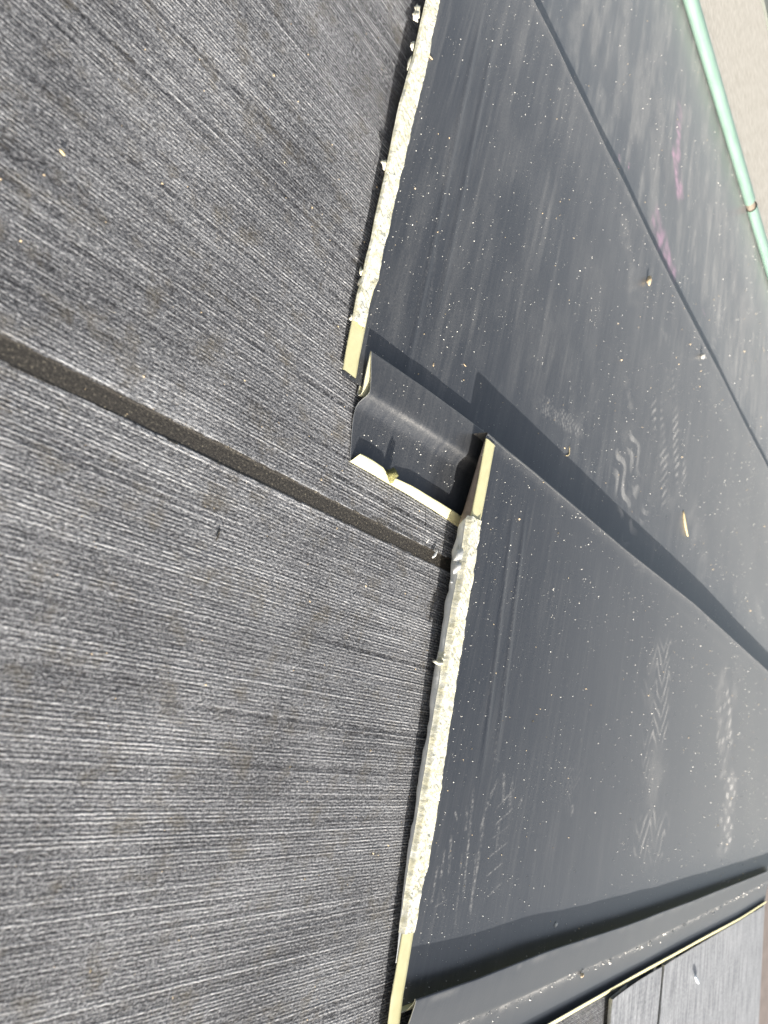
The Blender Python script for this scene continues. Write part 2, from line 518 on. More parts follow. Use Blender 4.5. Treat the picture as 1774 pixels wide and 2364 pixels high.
marksC = [Mark((1610, 310), (1618, 560), 12, PC, 'smear', .26, 41),
          Mark((1640, 380), (1600, 560), 12, PC, 'smear', .30, 42),
          Mark((1665, 690), (1650, 860), 18, PC, 'dots', .26, 43),
          Mark((1730, 590), (1735, 760), 30, PC, 'smear', .26, 44),
          Mark((1735, 820), (1740, 960), 24, PC, 'smear', .22, 45),
          Mark((1330, 20), (1420, 250), 60, PC, 'smear', .10, 46)]
chalkC = [Mark((1571, 235), (1557, 420), 12, PC, 'smear', .6, 51),
          Mark((1557, 330), (1571, 464), 15, PC, 'smear', 1.2, 52),
          Mark((1506, 480), (1530, 575), 26, PC, 'smear', .6, 53),
          Mark((1530, 560), (1560, 645), 20, PC, 'smear', .6, 54),
          Mark((1431, 355), (1430, 372), 3.5, PC, 'smear', .6, 55),
          Mark((1454, 376), (1451, 390), 3.5, PC, 'smear', .6, 56),
          Mark((1622, 710), (1628, 728), 3, PC, 'smear', .5, 57)]


_st = [(290, 1430, 262, 1600), (320, 1360, 300, 1500), (345, 1300, 335, 1480), (410, 1180, 405, 1300), (440, 1100, 392, 1600), (470, 1330, 422, 1640),
       (500, 1160, 462, 1300), (540, 1070, 502, 1160), (562, 1040, 560, 1180), (600, 1050, 585, 1200), (530, 1200, 612, 1110), (520, 1270, 602, 1195), (505, 1330, 592, 1262),
       (500, 1400, 582, 1335), (490, 1480, 562, 1420), (268, 1612, 332, 1575), (550, 1005, 520, 985), (480, 1220, 470, 1340), (545, 1240, 530, 1400), (500, 1560, 560, 1500),
       (360, 1210, 372, 1250), (300, 1520, 320, 1590), (620, 1200, 640, 1150)]
for k, (a, b, c, d) in enumerate(_st):
    marksB.append(Mark((850 + a / 1.797, 1200 + b / 1.797), (850 + c / 1.797, 1200 + d / 1.797), 5.5, PB, 'smear', .34 + .1 * (k % 3), 60 + k))


def dustmap(X, Y, marks, base, seed, gainY, mottle=0.0):
    d = base * (.35 + 1.1 * fbm(X * 26, Y * 2.2, seed, 4)) * (.4 + 1.2 * fbm(X * 2.5, Y * 2.5, seed + 1, 3))
    d += gainY * smooth(.5, .85, fbm(X * 60, Y * 2.6, seed + 4, 3)) * fbm(X * 5, Y * 5, seed + 5, 2)
    if mottle: d += mottle * smooth(.42, .72, fbm(X * 16, Y * 5, seed + 7, 4)) * (.3 + fbm(X * 70, Y * 22, seed + 8, 3))
    for mk in marks: d = np.maximum(d, mk(X, Y) + d * .6)
    return np.clip(d, 0, 1)


def lerp_line(pts, plane=None, z=None):
    q = np.array([GP(*p, *plane) if plane else G(*p, z) for p in pts])
    q = q[np.argsort(q[:, 0])]
    return q[:, 0], q[:, 1]


def ext(xs, ys, X):
    """interp with straight-line extension at both ends"""
    X = np.asarray(X, float); r = np.interp(X, xs, ys)
    s1 = (ys[-1] - ys[-2]) / (xs[-1] - xs[-2]); s0 = (ys[1] - ys[0]) / (xs[1] - xs[0])
    s0 = np.clip(s0, -.06, .06); s1 = np.clip(s1, -.06, .06)
    return np.where(X > xs[-1], ys[-1] + s1 * (X - xs[-1]), np.where(X < xs[0], ys[0] + s0 * (X - xs[0]), r))


# traced edges -------------------------------------------------------
foldA = [(985, 0), (955, 130), (924, 240), (911, 300), (891, 400), (868, 500), (858, 555), (846, 600), (835, 650),
         (826, 680), (817, 730), (803, 800), (796, 842)]
fA = np.array([GP(*p, PA[0] + .004, PA[1]) for p in foldA]); fA = fA[np.argsort(fA[:, 1])]
wideA = [(1015, 0), (988, 130), (965, 240), (950, 300), (926, 400), (903, 500), (893, 545), (880, 600), (870, 650), (858, 675), (846, 730)]
wA = np.array([GP(*p, PA[0] + .006, PA[1]) for p in wideA]); wA = wA[np.argsort(wA[:, 1])]
foldB = [(1124, 1014), (1108, 1100), (1093, 1176), (1086.5, 1200), (1073, 1290), (1053, 1400), (1037, 1500), (1021, 1600),
         (1004, 1700), (988, 1800), (972, 1900), (955, 2000), (947, 2050), (932, 2150), (915, 2250), (906, 2300), (898, 2364)]
fB = np.array([GP(*p, PB[0] + .004, PB[1]) for p in foldB]); fB = fB[np.argsort(fB[:, 1])]
wideB = [(1111, 1200), (1096, 1290), (1078, 1400), (1064, 1500), (1049, 1600), (1033, 1700), (1018, 1800), (1003, 1900), (987, 2000), (972, 2050), (960, 2130)]
wB = np.array([GP(*p, PB[0] + .006, PB[1]) for p in wideB]); wB = wB[np.argsort(wB[:, 1])]

crestA = lerp_line([(1229, 0), (1276, 90), (1319, 181), (1359, 260), (1400, 346), (1445, 432), (1474, 493), (1501, 551),
                    (1555, 660), (1610, 766), (1669, 877), (1718, 977), (1774, 1083)], plane=PA)
crestB = lerp_line([(1126, 1006), (1170, 1044), (1229, 1091), (1336, 1181), (1443, 1272), (1603, 1397), (1774, 1552)], plane=PB)
ZTA, ZTB = .0367, .058
tipA = lerp_line([(863, 817), (930, 862), (1000, 911), (1060, 954), (1122, 1001)], z=ZTA)
_k = crestB[0] > 1.7
tipA = (np.concatenate([tipA[0], crestB[0][_k]]), np.concatenate([tipA[1], crestB[1][_k] + .012]))
tipB = lerp_line([(965, 2304), (1100, 2259), (1250, 2199), (1450, 2134), (1600, 2078), (1774, 2010)], z=ZTB)
jogB = lerp_line([(1100, 2351), (1200, 2308), (1300, 2261), (1450, 2198), (1600, 2124), (1765, 2040)], z=.034)
liptopA = [(821, 1043), (840, 1052), (860, 1063), (885, 1080), (895, 1096), (903, 1106), (915, 1106), (950, 1122), (1000, 1152), (1057, 1187)]
lipbotA = lerp_line([(808, 1067), (850, 1090), (900, 1118), (950, 1147), (1000, 1178), (1050, 1212)], z=.003)
lipbotB = lerp_line([(1279, 2364), (1450, 2266), (1600, 2182), (1700, 2128), (1765, 2086)], z=.003)


def xs_panel(n1, n2, far=XEND):
    a = np.linspace(0, 1, n1) ** 1.7
    return a


def pan(name, parent, fold, low, high, plane, marks, chalk, nx, ny, seed, base, gY, creases=(), mottle=.0):
    """flat of a panel: left edge follows the traced end fold, low/high are Y as functions of X"""
    v = np.linspace(0, 1, ny)
    u = np.linspace(0, 1, nx) ** 1.8
    Y = np.zeros((nx, ny)); X = np.zeros((nx, ny))
    ylo = low(np.full(1, fold[0, 0]))[0]; yhi = high(np.full(1, fold[-1, 0]))[0]
    y0 = ylo + (yhi - ylo) * v
    x0 = ext_fold(fold, y0)
    X = x0[None, :] + (XEND - x0[None, :]) * u[:, None]
    Y = low(X) + (high(X) - low(X)) * v[None, :]
    Z = plane[0] + plane[1] * Y
    Z = Z + .010 * (fbm(X * 1.1, Y * 1.6, seed, 2) - .5) * smooth(0, .5, X - x0[None, :]) * smooth(0, .15, v) * smooth(1, .85, v)
    for (p, q, wd, h) in creases:
        P = GP(*p, *plane); Q = GP(*q, *plane)
        xc = P[0] + (Q[0] - P[0]) * (Y - P[1]) / (Q[1] - P[1])
        e = smooth(min(P[1], Q[1]) - .15, min(P[1], Q[1]) + .1, Y) * smooth(max(P[1], Q[1]) + .15, max(P[1], Q[1]) - .1, Y)
        Z = Z + h * e * np.exp(-((X - xc) / wd) ** 2)
    d = dustmap(X, Y, marks, base, seed + 10, gY, mottle)
    # grime caught along the crest
    ed = np.exp(-((1 - v[None, :]) * (high(X) - low(X)) / .02) ** 2) * (.1 + .35 * fbm(X * 30, Y * 30, seed + 20, 3))
    d = np.clip(d + .5 * ed, 0, 1)
    c = np.zeros_like(X)
    for mk in chalk: c = np.maximum(c, mk(X, Y))
    return grid_obj(name, np.stack([X, Y, Z], -1), PAINT, parent, {'dust': d, 'chalk': c}), X, Y, Z


def ext_fold(fold, y):
    ys, xs = fold[:, 1], fold[:, 0]
    r = np.interp(y, ys, xs)
    s = (xs[-1] - xs[-4]) / (ys[-1] - ys[-4])
    return np.where(y > ys[-1], xs[-1] + s * (y - ys[-1]), r)


def end_hem(parent, fold, plane, wid, y0, y1, ramp_=0.0):
    """end of the sheet folded back on itself: the cream reverse shows"""
    ys = np.linspace(y0, y1, 500)
    x = ext_fold(fold, ys); zp = plane[0] + plane[1] * ys
    wv = wid + .0016 * (fbm(ys * 6, ys * 0, 3, 2) - .5)
    prof = []
    t = .0036
    # from below the pan round the fold and back over it
    for (dx, dz) in ((.006, -.0012), (.0012, -.001), (-.0005, .0006), (-.0006, .0022), (.0006, t), (.004, t + .0012), (.010, t + .0016),
                     (.022, t + .0010), (.036, t + .0006), (None, t + .0004), (None, .0003)):
        xx = x + (wv if dx is None else dx)
        prof.append(np.stack([xx, ys, zp + dz + .0004 * (fbm(ys * 25, ys * 0 + dz * 100, 4, 2) - .5)], -1))
    return grid_obj('end_hem', np.array(prof), CREAM, parent)


def sealant(parent, fold, wide, plane, y0, y1, seed, bare, over=.10, drop=.012):
    """dried sealant smeared over the hem; where it thins out the hem shows through"""
    ys = np.linspace(y0, y1, 1400); ss = np.linspace(-over, 1.0, 46)
    xl = ext_fold(fold, ys); xr = np.interp(ys, wide[:, 1], wide[:, 0])
    T, U = np.meshgrid(ys, ss, indexing='ij')
    wob = .004 * (fbm(T * 30, T * 0, seed, 4) - .5)
    X = xl[:, None] + (xr - xl)[:, None] * U + wob * smooth(.4, 1, U) + .8 * wob * smooth(.3, -.1, U)
    zp = plane[0] + plane[1] * T
    n1 = fbm(T * 38, X * 110, seed + 1, 4); n2 = fbm(T * 9, X * 26, seed + 2, 3)
    n3 = 1 - np.abs(2 * fbm(T * 60 + 40 * X, X * 70, seed + 6, 3) - 1)
    thick = .0042 + .0052 * (n1 - .5) + .006 * (n2 - bare) + .0022 * (n3 - .7)
    thick = thick + .0035 * smooth(.6, .95, U)
    Z = zp + .0052 + thick * smooth(1.0, .9, U) * smooth(-.12, .05, U) - .0045 * smooth(.93, 1.0, U) - drop * smooth(0.02, -over, U)
    return grid_obj('sealant', np.stack([X, T, Z], -1), SEAL, parent)


def hanging_bead(parent, fold, plane, y0, y1, seed):
    """pale sealant squeezed out under the folded end"""
    ys = np.linspace(y0, y1, 700); x = ext_fold(fold, ys); zp = plane[0] + plane[1] * ys
    drop = (.40 + .35 * fbm(ys * 14, ys * 0, seed, 3)) * (zp - .002) * smooth(y0, y0 + .12, ys) * smooth(y1 + .01, y1 - .03, ys)
    bul = .006 * (fbm(ys * 24, ys * 0 + 4, seed + 2, 3) - .3)
    L = []
    for f, dx in ((-.02, .004), (.1, .000), (.3, -.002), (.55, -.0015), (.8, .001), (1.0, .006), (1.0, .02)):
        L.append(np.stack([x + dx - bul * math.sin(math.pi * min(max(f, 0), 1)) + .002 * (fbm(ys * 50, ys * 0 + f * 5, seed, 2) - .5),
                           ys, zp - .001 - drop * max(f, -.02)], -1))
    return grid_obj('sealant_bead', np.array(L), SEALG, parent)


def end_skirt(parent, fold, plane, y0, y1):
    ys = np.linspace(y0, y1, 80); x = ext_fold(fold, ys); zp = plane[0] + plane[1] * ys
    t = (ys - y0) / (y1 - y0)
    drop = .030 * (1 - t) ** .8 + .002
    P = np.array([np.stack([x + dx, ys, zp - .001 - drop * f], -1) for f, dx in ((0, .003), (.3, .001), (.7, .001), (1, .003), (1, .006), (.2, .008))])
    return grid_obj('end_skirt', P, plain('shaded_cream_inside', (.24, .19, .155), .6, .25, 120), parent)  # cream reverse coloured brown: the shade under the hem is put into its colour


SEALG = plain('smooth_pale_sealant', (.60, .61, .60), .45, .12, 90, .3, .001)


def raw_edge(parent, pts, r=.0011):
    bm = bmesh.new()
    pts = [Vector(p) * S for p in pts]; rings = []
    for i, p in enumerate(pts):
        d = (pts[min(i + 1, len(pts) - 1)] - pts[max(i - 1, 0)]).normalized()
        a = d.orthogonal().normalized(); b = d.cross(a)
        rings.append([bm.verts.new(p + (a * math.cos(k * math.pi / 2) + b * math.sin(k * math.pi / 2)) * r * S) for k in range(4)])
    for A, B in zip(rings[:-1], rings[1:]):
        for k in range(4): bm.faces.new((A[k], A[(k + 1) % 4], B[(k + 1) % 4], B[k]))
    return bm_obj('cut_edge', bm, RAW, parent)


def loft(name, parent, sections, m, seed=0, base=.1, marks=(), noise_amp=0.0, streak=None):
    P = np.array(sections)           # (nx, nprof, 3)
    # subdivide the profile a bit for dust detail
    X, Y = P[..., 0], P[..., 1]
    d = base * (.3 + 1.3 * fbm(X * 50, Y * 6, seed, 4))
    if streak is not None: d = d + streak
    return grid_obj(name, P, m, parent, {'dust': np.clip(d, 0, 1), 'chalk': np.zeros_like(X)})


def resample(prof, k):
    """prof: list of (nx,3) lines -> k points between each pair, rounded a little"""
    out = []
    for a, b in zip(prof[:-1], prof[1:]):
        for t in np.linspace(0, 1, k, endpoint=False): out.append(a + (b - a) * t)
    out.append(prof[-1]); P = np.array(out)
    for _ in range(max(1, k // 2)):
        P[1:-1] = .25 * P[:-2] + .5 * P[1:-1] + .25 * P[2:]
    return P


# ------------------------------------------------------------------ panel A (with the exposed seam end)
pA = empty('roof_panel', tuple(GP(860, 640, *PA) * 0))
tag(pA, 'dark grey steel roof panel whose bare folded seam end sticks out in the middle of the photo', 'roof panel', 'dark steel roof panels side by side')
uA = lambda X: ext(*tipA, X) - .075
_, XA, YA, ZA = pan('pan', pA, fA, lambda X: uA(X), lambda X: ext(*crestA, X), PA, marksA, [], 620, 620, 100, .055, .17,
    [((1103, 78), (950, 807), .010, .0016), ((1139, 100), (1017, 695), .010, .0014)], .07)
end_hem(pA, fA, PA, .043, .640, 3.0)
sealant(pA, fA, wA, PA, GP(815, 745, *PA)[1], wA[-1, 1] + .15, 200, .52, .045, .0035)

# crest of the upper edge, turned down behind
def turned_edge(parent, crest, plane, x0, drop, seed):
    xs = np.concatenate([np.linspace(x0, x0 + .1, 8)[:-1], np.linspace(x0 + .1, XEND, 160)])
    y = ext(*crest, xs); z = plane[0] + plane[1] * y
    L = [np.stack([xs, y + dy, z + dz], -1) for dy, dz in ((0, 0), (.004, .0012), (.008, .0004), (.0095, -.003), (.0095, -drop))]
    P = np.array(L).transpose(1, 0, 2)
    d = .25 + .5 * fbm(P[..., 0] * 40, P[..., 1] * 90, seed, 3)
    return grid_obj('turned_edge', P, PAINT, parent, {'dust': d * .6, 'chalk': np.zeros_like(d)})
turned_edge(pA, crestA, PA, .80, .022, 5)

# seam of A: curl under, fold over the pan, then down to the nailing flange and its upturned lip
xs = np.concatenate([np.linspace(0, .5, 90), np.linspace(.52, XEND - .95, 90)])
def seamA():
    yt = ext(*tipA, xs + .95)
    lb = ext(*lipbotA, xs + .95)
    X0 = lambda off: xs + .935 + off
    wob = .0025 * (fbm(xs * 9, xs * 0, 4, 2) - .5)
    curl = [(-.068, .0125, .012), (-.078, .0115, .013), (-.088, .0095, .015), (-.0945, .0085, .016), (-.098, .012, .017), (-.096, .0165, .018),
            (-.088, .0195, .018), (-.06, .0255, .010), (-.03, .0315, .004), (-.008, .0345, .001), (-.001, .0360, .0)]
    under = [np.stack([X0(o) + 0, yt + dy, z + wob * (1 if dy > -.06 else .2)], -1) for dy, z, o in curl]
    loft('seam_curl', pA, np.array(under).transpose(1, 0, 2), [CURL], 7, .05)
    s3 = [(.0, .0362, 0), (.0015, .0372, 0), (.0, .0385, 0), (-.004, .0388, 0), (-.04, .0385, .012), (-.078, .0370, .025), (-.088, .0345, .028), (-.098, .028, .026),
          (-.116, .016, .018), (-.128, .010, .019), (-.150, .0075, .021), (-.19, .006, .03)]
    top = [np.stack([X0(o), yt + dy, z + wob * (1 if dy > -.09 else .2)], -1) for dy, z, o in s3]
    fl = np.stack([xs + .98, lb + .004, np.full_like(xs, .0042)], -1)
    top.append(fl)
    P = resample(top, 4)
    X, Y = P[..., 0], P[..., 1]
    k = np.linspace(0, 1, P.shape[0])[:, None]
    bend = np.exp(-((k - .56) / .035) ** 2) * smooth(.35, .6, fbm(X * 6, Y * 0, 5, 2)) * .8
    crest = np.exp(-((k - .14) / .10) ** 2) * (.15 + .6 * fbm(X * 40, Y * 60, 15, 3)) * .5
    d = .04 + .10 * fbm(X * 70, Y * 8, 9, 3) + bend * .45 * fbm(X * 40, Y * 60, 6, 3) + crest * .5
    grid_obj('seam_rib', P.transpose(1, 0, 2), PAINT, pA, {'dust': np.clip(d, 0, 1).T, 'chalk': np.zeros_like(X).T})
    # bright cut edge of the sheet
    raw_edge(pA, [tuple(q[0]) for q in np.array(under)] + [tuple(q[0]) for q in P[::2]], .0010)
    return yt
CURL = plain('seam_inside', (.69, .66, .44), .45, .08, 120)
seamA()

# lip of A's flange, crushed at one spot; the cream reverse faces the sun
def lipA():
    lt = np.array([G(*p, .0) for p in liptopA]); lx = []
    xs2 = np.linspace(.985, 2.6, 260)
    yb = ext(*lipbotA, xs2)
    # height of the traced top at each station: solve on the ray
    tops = []
    for k, (px, py) in enumerate(liptopA):
        z = .0195 - .006 * math.exp(-((px - 905) / 14) ** 2)
        q = G(px, py, z); tops.append((q[0], z, q[1] - ext(*lipbotA, q[0])))
    tops = np.array(tops)
    h = np.interp(xs2, tops[:, 0], tops[:, 1]) - .002
    lean = np.interp(xs2, tops[:, 0], tops[:, 2]) - .0145
    x0 = np.array([xs2] * 5)
    prof = []
    for f, dy, ox in ((.0, .003, -.006), (.08, -.001, -.005), (.3, -.0025, -.003), (.7, -.001, .002), (.93, .001, .006), (1, .0025, .008), (.93, .004, .008), (.3, .003, 0)):
        prof.append(np.stack([xs2 + ox * np.exp(-(xs2 - .985) / .02) + 0, yb + dy + f * (lean + .014), .002 + h * f], -1))
    P = np.array(prof)
    mi = np.zeros((P.shape[0] - 1, P.shape[1] - 1), int); mi[5:] = 1
    o = grid_obj('flange_lip', P, [CREAM, PAINT], pA, {'dust': np.full(P.shape[:2], .03), 'chalk': np.zeros(P.shape[:2])}, True, mi)
lipA()

# ------------------------------------------------------------------ panel B (front)
pB = empty('roof_panel')
tag(pB, 'front dark grey steel roof panel with boot tread marks, lapped over the bare seam end', 'roof panel', 'dark steel roof panels side by side')
yTB = lambda X: ext(*tipB, X)
_, XB, YB, ZB = pan('pan', pB, fB, lambda X: yTB(X) - .03, lambda X: ext(*crestB, X), PB, marksB, [], 620, 620, 140, .022, .09,
    [((1178, 1233), (1117, 1734), .012, .0018), ((1206, 1245), (1150, 1700), .012, .0018)])
end_hem(pB, fB, PB, .046, -.85, fB[-1, 1] + .002)
sealant(pB, fB, wB, PB, wB[0, 1] - .02, wB[-1, 1] - .005, 300, .47)
_yb = float(GP(1088, 1192, *PB)[1])
hanging_bead(pB, fB, PB, -.62, _yb, 60)
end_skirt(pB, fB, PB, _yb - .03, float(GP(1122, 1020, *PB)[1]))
turned_edge(pB, crestB, PB, fB[-1, 0] + .004, .056, 6)


def seamB():
    x = np.concatenate([np.linspace(0, .6, 60), np.linspace(.62, XEND - 1.55, 130)])
    X0 = x + 1.545
    yt = ext(*tipB, X0); jg = ext(*jogB, X0); lb = ext(*lipbotB, X0)
    wob = .005 * (fbm(x * 3, x * 0, 14, 4) - .5)
    curl = [(-.026, .021, .006), (-.034, .0195, .008), (-.042, .019, .01), (-.046, .0225, .011), (-.043, .027, .011), (-.03, .042, .006), (-.012, .0565, .001), (-.003, .0605, 0)]
    under = [np.stack([X0 + o, yt + dy, z + wob * .5], -1) for dy, z, o in curl]
    loft('seam_curl', pB, np.array(under).transpose(1, 0, 2), [CURL], 8, .05)
    # outer faces: tip, web, valley at jog, flange
    top = [np.stack([X0 + o, yt + dy, z + wob], -1) for dy, z, o in ((0, .0607, 0), (.0015, .062, 0), (-.001, .0636, 0), (-.006, .0630, .001))]
    for t, dz in ((.35, .002), (.7, .0005), (.93, 0)):
        top.append(np.stack([X0 + .01 * t, yt + (jg - yt) * t, .062 + (.035 - .062) * t + dz + wob * (1 - t)], -1))
    top.append(np.stack([X0 + .01, jg, np.full_like(x, .0335)], -1))
    top.append(np.stack([X0 + .015, jg + (lb - jg) * .35, np.full_like(x, .0205)], -1))
    top.append(np.stack([X0 + .02, lb + .005, np.full_like(x, .0050)], -1))
    P = resample(top, 5)
    X, Y = P[..., 0], P[..., 1]
    k = np.linspace(0, 1, P.shape[0])[:, None]
    jgrow = np.exp(-((k - .745) / .05) ** 2) * (.25 + .75 * smooth(.35, .7, fbm(X * 26, Y * 30, 5, 3)))
    crest = np.exp(-((k - .34) / .035) ** 2) * smooth(.4, .7, fbm(X * 20, Y * 0, 15, 3))
    d = .07 * fbm(X * 46, Y * 5, 9, 4) * smooth(.4, 2.5, X - 1.4) + .55 * jgrow + .16 * crest
    grid_obj('seam_rib', P.transpose(1, 0, 2), PAINT, pB, {'dust': np.clip(d, 0, 1).T, 'chalk': np.zeros_like(X).T})
    raw_edge(pB, [tuple(q[0]) for q in np.array(under)] + [tuple(q[0]) for q in P[::2]], .0012)
    # lip
    h = .024 + .003 * (fbm(x * 2, x * 0, 3, 2) - .5)
    prof = [np.stack([X0 + .02, lb + dy, .002 + h * f], -1) for f, dy in ((0, .004), (.06, 0), (.3, .004), (.7, .018), (.95, .030), (1, .033), (.90, .034), (.3, .010))]
    P = np.array(prof); mi = np.zeros((P.shape[0] - 1, P.shape[1] - 1), int); mi[5:] = 1
    grid_obj('flange_lip', P, [CREAM, PAINT], pB, {'dust': np.full(P.shape[:2], .03), 'chalk': np.zeros(P.shape[:2])}, True, mi)
seamB()

# ------------------------------------------------------------------ panel C (back)
pC = empty('roof_panel')
tag(pC, 'dusty back steel roof panel with a pink chalk smear, next to the mint green strip', 'roof panel', 'dark steel roof panels side by side')
fC = np.array([(.80, 1.9, 0), (.80, 4.0, 0), (.80, 4.1, 0), (.80, 4.2, 0)])
lowC = lambda X: ext(*crestA, X) - .03
_, XC, YC, ZC = pan('pan', pC, fC, lowC, lambda X: 3.80 + 0 * X, PC, marksC, chalkC, 520, 420, 180, .07, .40, (), .30)

# ------------------------------------------------------------------ mint strip, beige board beyond
def tube(name, x0, x1, y, z, r, m, parent=None, n=14, seg=160, gaps=()):
    xs = np.linspace(x0, x1, seg); th = np.linspace(0, 2 * math.pi, n)
    wob = .006 * (fbm(xs * 2, xs * 0, 6, 3) - .5)
    P = np.stack([np.stack([xs, y + wob + r * 1.35 * math.cos(t), z + r * math.sin(t) + xs * 0], -1) for t in th], 1)
    o = grid_obj(name, P, m, parent)
    return o
yM = np.mean([G(1601, 0, .08)[1], G(1655, 213, .08)[1], G(1726, 430, .08)[1]]) + .035
ms = empty('edging_strip', (0, 0, 0))
tag(ms, 'long mint green plastic edging strip with a brown notch, beside the back panel', 'edging strip')
gx = G(1741, 430, .08)[0]
tube('tube_length', .7, gx - .03, yM, .066, .036, MINT, ms)
tube('tube_length', gx + .035, XEND, yM, .066, .036, MINT, ms)
tube('inner_core', gx - .08, gx + .08, yM, .064, .029, BROWN, ms, seg=12)

bm = bmesh.new(); addbox(bm, .4, XEND, yM + .06, G(1757, 0, .05)[1], .0, .05)
tag(bm_obj('beige_board', bm, WEAVE), 'flat beige board with woven texture, beyond the mint green strip', 'board')
bm = bmesh.new(); addbox(bm, .4, XEND, G(1757, 0, .05)[1] + .06, 9, -.01, .06)
tag(bm_obj('grey_board', bm, GREY), 'grey green board just showing in the top right corner beyond the beige board', 'board')

# ------------------------------------------------------------------ small loose things
def zpan(x, y):
    """height of the upper surface at (x, y)"""
    if y > ext(*crestA, x): return PC[0] + PC[1] * y
    if y > ext(*crestB, x) + .01: return PA[0] + PA[1] * y
    return PB[0] + PB[1] * y


def blob(name, px, py, z, size, m, label=None, cat='debris', seed=1, parent=None, rough=.35, rot=0.0, group=None):
    bm = bmesh.new(); bmesh.ops.create_icosphere(bm, subdivisions=2, radius=1)
    r = random.Random(seed); off = [r.uniform(-9, 9) for _ in range(3)]
    from mathutils import noise as mn
    for v in bm.verts:
        k = 1 + rough * 1.6 * mn.noise(v.co * 1.7 + Vector(off)); v.co *= k
        v.co.x *= size[0] * S; v.co.y *= size[1] * S; v.co.z *= size[2] * S
    bmesh.ops.rotate(bm, verts=bm.verts, cent=(0, 0, 0), matrix=Matrix.Rotation(rot, 3, 'Z'))
    o = bm_obj(name, bm, m, parent, True)
    p = G(px, py, z); o.location = (p[0] * S, p[1] * S, (z + size[2] * .75) * S)
    if label: tag(o, label, cat, group)
    return o


def sliver(name, p, q, z, r, m, label=None, cat='debris', parent=None, bend=0.0, flat=.6, lift=0.0):
    """thin bent stick from p to q (photo points on level z)"""
    A = Vector(G(*p, z)); B = Vector(G(*q, z + lift)); bm = bmesh.new(); rings = []
    side = (B - A).cross(Vector((0, 0, 1))).normalized()
    nn = 9; L = (B - A).length
    for i in range(nn):
        t = i / (nn - 1); c = A.lerp(B, t) + side * bend * L * math.sin(math.pi * t)
        rr = r * (.55 + .45 * math.sin(math.pi * min(1, max(0, t * 1.0 + .0)))) * (1 + .15 * random.uniform(-1, 1))
        rings.append([bm.verts.new((c + side * math.cos(a) * rr + Vector((0, 0, 1)) * (math.sin(a) * rr * flat + r * flat)) * S)
                      for a in [k * math.pi / 3 for k in range(6)]])
    for U, V in zip(rings[:-1], rings[1:]):
        for k in range(6): bm.faces.new((U[k], U[(k + 1) % 6], V[(k + 1) % 6], V[k]))
    bm.faces.new(rings[0][::-1]); bm.faces.new(rings[-1])
    org = (A + B) / 2 * S
    for v in bm.verts: v.co -= org
    o = bm_obj(name, bm, m, parent, True); o.location = org
    if label: tag(o, label, cat)
    return o


def zp(px, py):
    g = G(px, py, .03); return float(zpan(g[0], g[1]))

sliver('straw', (1576, 1180), (1586, 1238), zp(1580, 1210), .009, STRAW, 'short yellow straw lying beside the boot treads on the seamed panel', 'straw', bend=.06)
sliver('curled_fibre', (1306, 1052), (1314, 1030), zp(1310, 1040), .0028, STRAW, 'small curled tan fibre on the panel just above the long seam shadow', 'fibre', bend=.35)
blob('pebble', 1495, 648, zp(1495, 648), (.010, .022, .010), TAN, 'orange tan pebble lying close to the thin dark line between panels', 'pebble', 3)
blob('pebble', 1619, 822, zp(1619, 822), (.012, .016, .012), GRITW, 'white pebble lying close to the thin dark line, below the orange one', 'pebble', 4)
blob('mossy_stone', 897, 1097, .012, (.0125, .017, .014), MOSS, 'mossy yellow green stone wedged against the dented cream lip', 'stone', 5, rough=.5)
sliver('shaving', (984, 1252), (990, 1244), .008, .004, WHITE, 'white shaving standing upright on the ribbed roof, nearest the cream lip', 'shaving', lift=.02, flat=.5)
sliver('shaving', (997, 1287), (1008, 1270), .006, .0045, WHITE, 'white shaving lying across the dark roof groove', 'shaving', bend=.1)
sliver('plastic_chip', (1602, 2252), (1611, 2268), .02, .012, BLUEW, 'bluish white plastic chip on the weathered roof sheet at bottom right', 'chip', flat=.5)
blob('wood_chip', 1342, 2250, .035, (.012, .008, .005), TAN, 'orange brown wood chip caught in the valley of the bottom seam', 'chip', 6)
blob('stone_chip', 1281, 2133, PB[0] + PB[1] * -.72, (.012, .007, .005), GRITW, 'cream stone chip in the shadow above the bottom seam', 'chip', 7, rot=.5)
sliver('splinter', (1001, 838), (1000, 846), zp(1000, 842), .0022, TAN, 'brown upright splinter at the rim of the seam end shadow', 'splinter')
sliver('splinter', (1070, 840), (1076, 846), zp(1072, 842), .0018, TAN, 'tiny tan splinter lying right of the upright brown one', 'splinter')
sliver('twig', (138, 345), (149, 360), .004, .0028, STRAW, 'short pale twig on the ribbed roof at upper left', 'twig')
sliver('splinter', (989, 128), (998, 138), zp(990, 132), .003, TAN, 'orange splinter beside the sealed panel end near the top', 'splinter')

sliver('fibre', (498, 1248), (506, 1222), .003, .0022, GROOVE, 'thin dark sliver standing in for a short scratch across the ribs below the dark groove', 'fibre', bend=.08)  # added sliver, stands in for a short dark scratch line on the roof

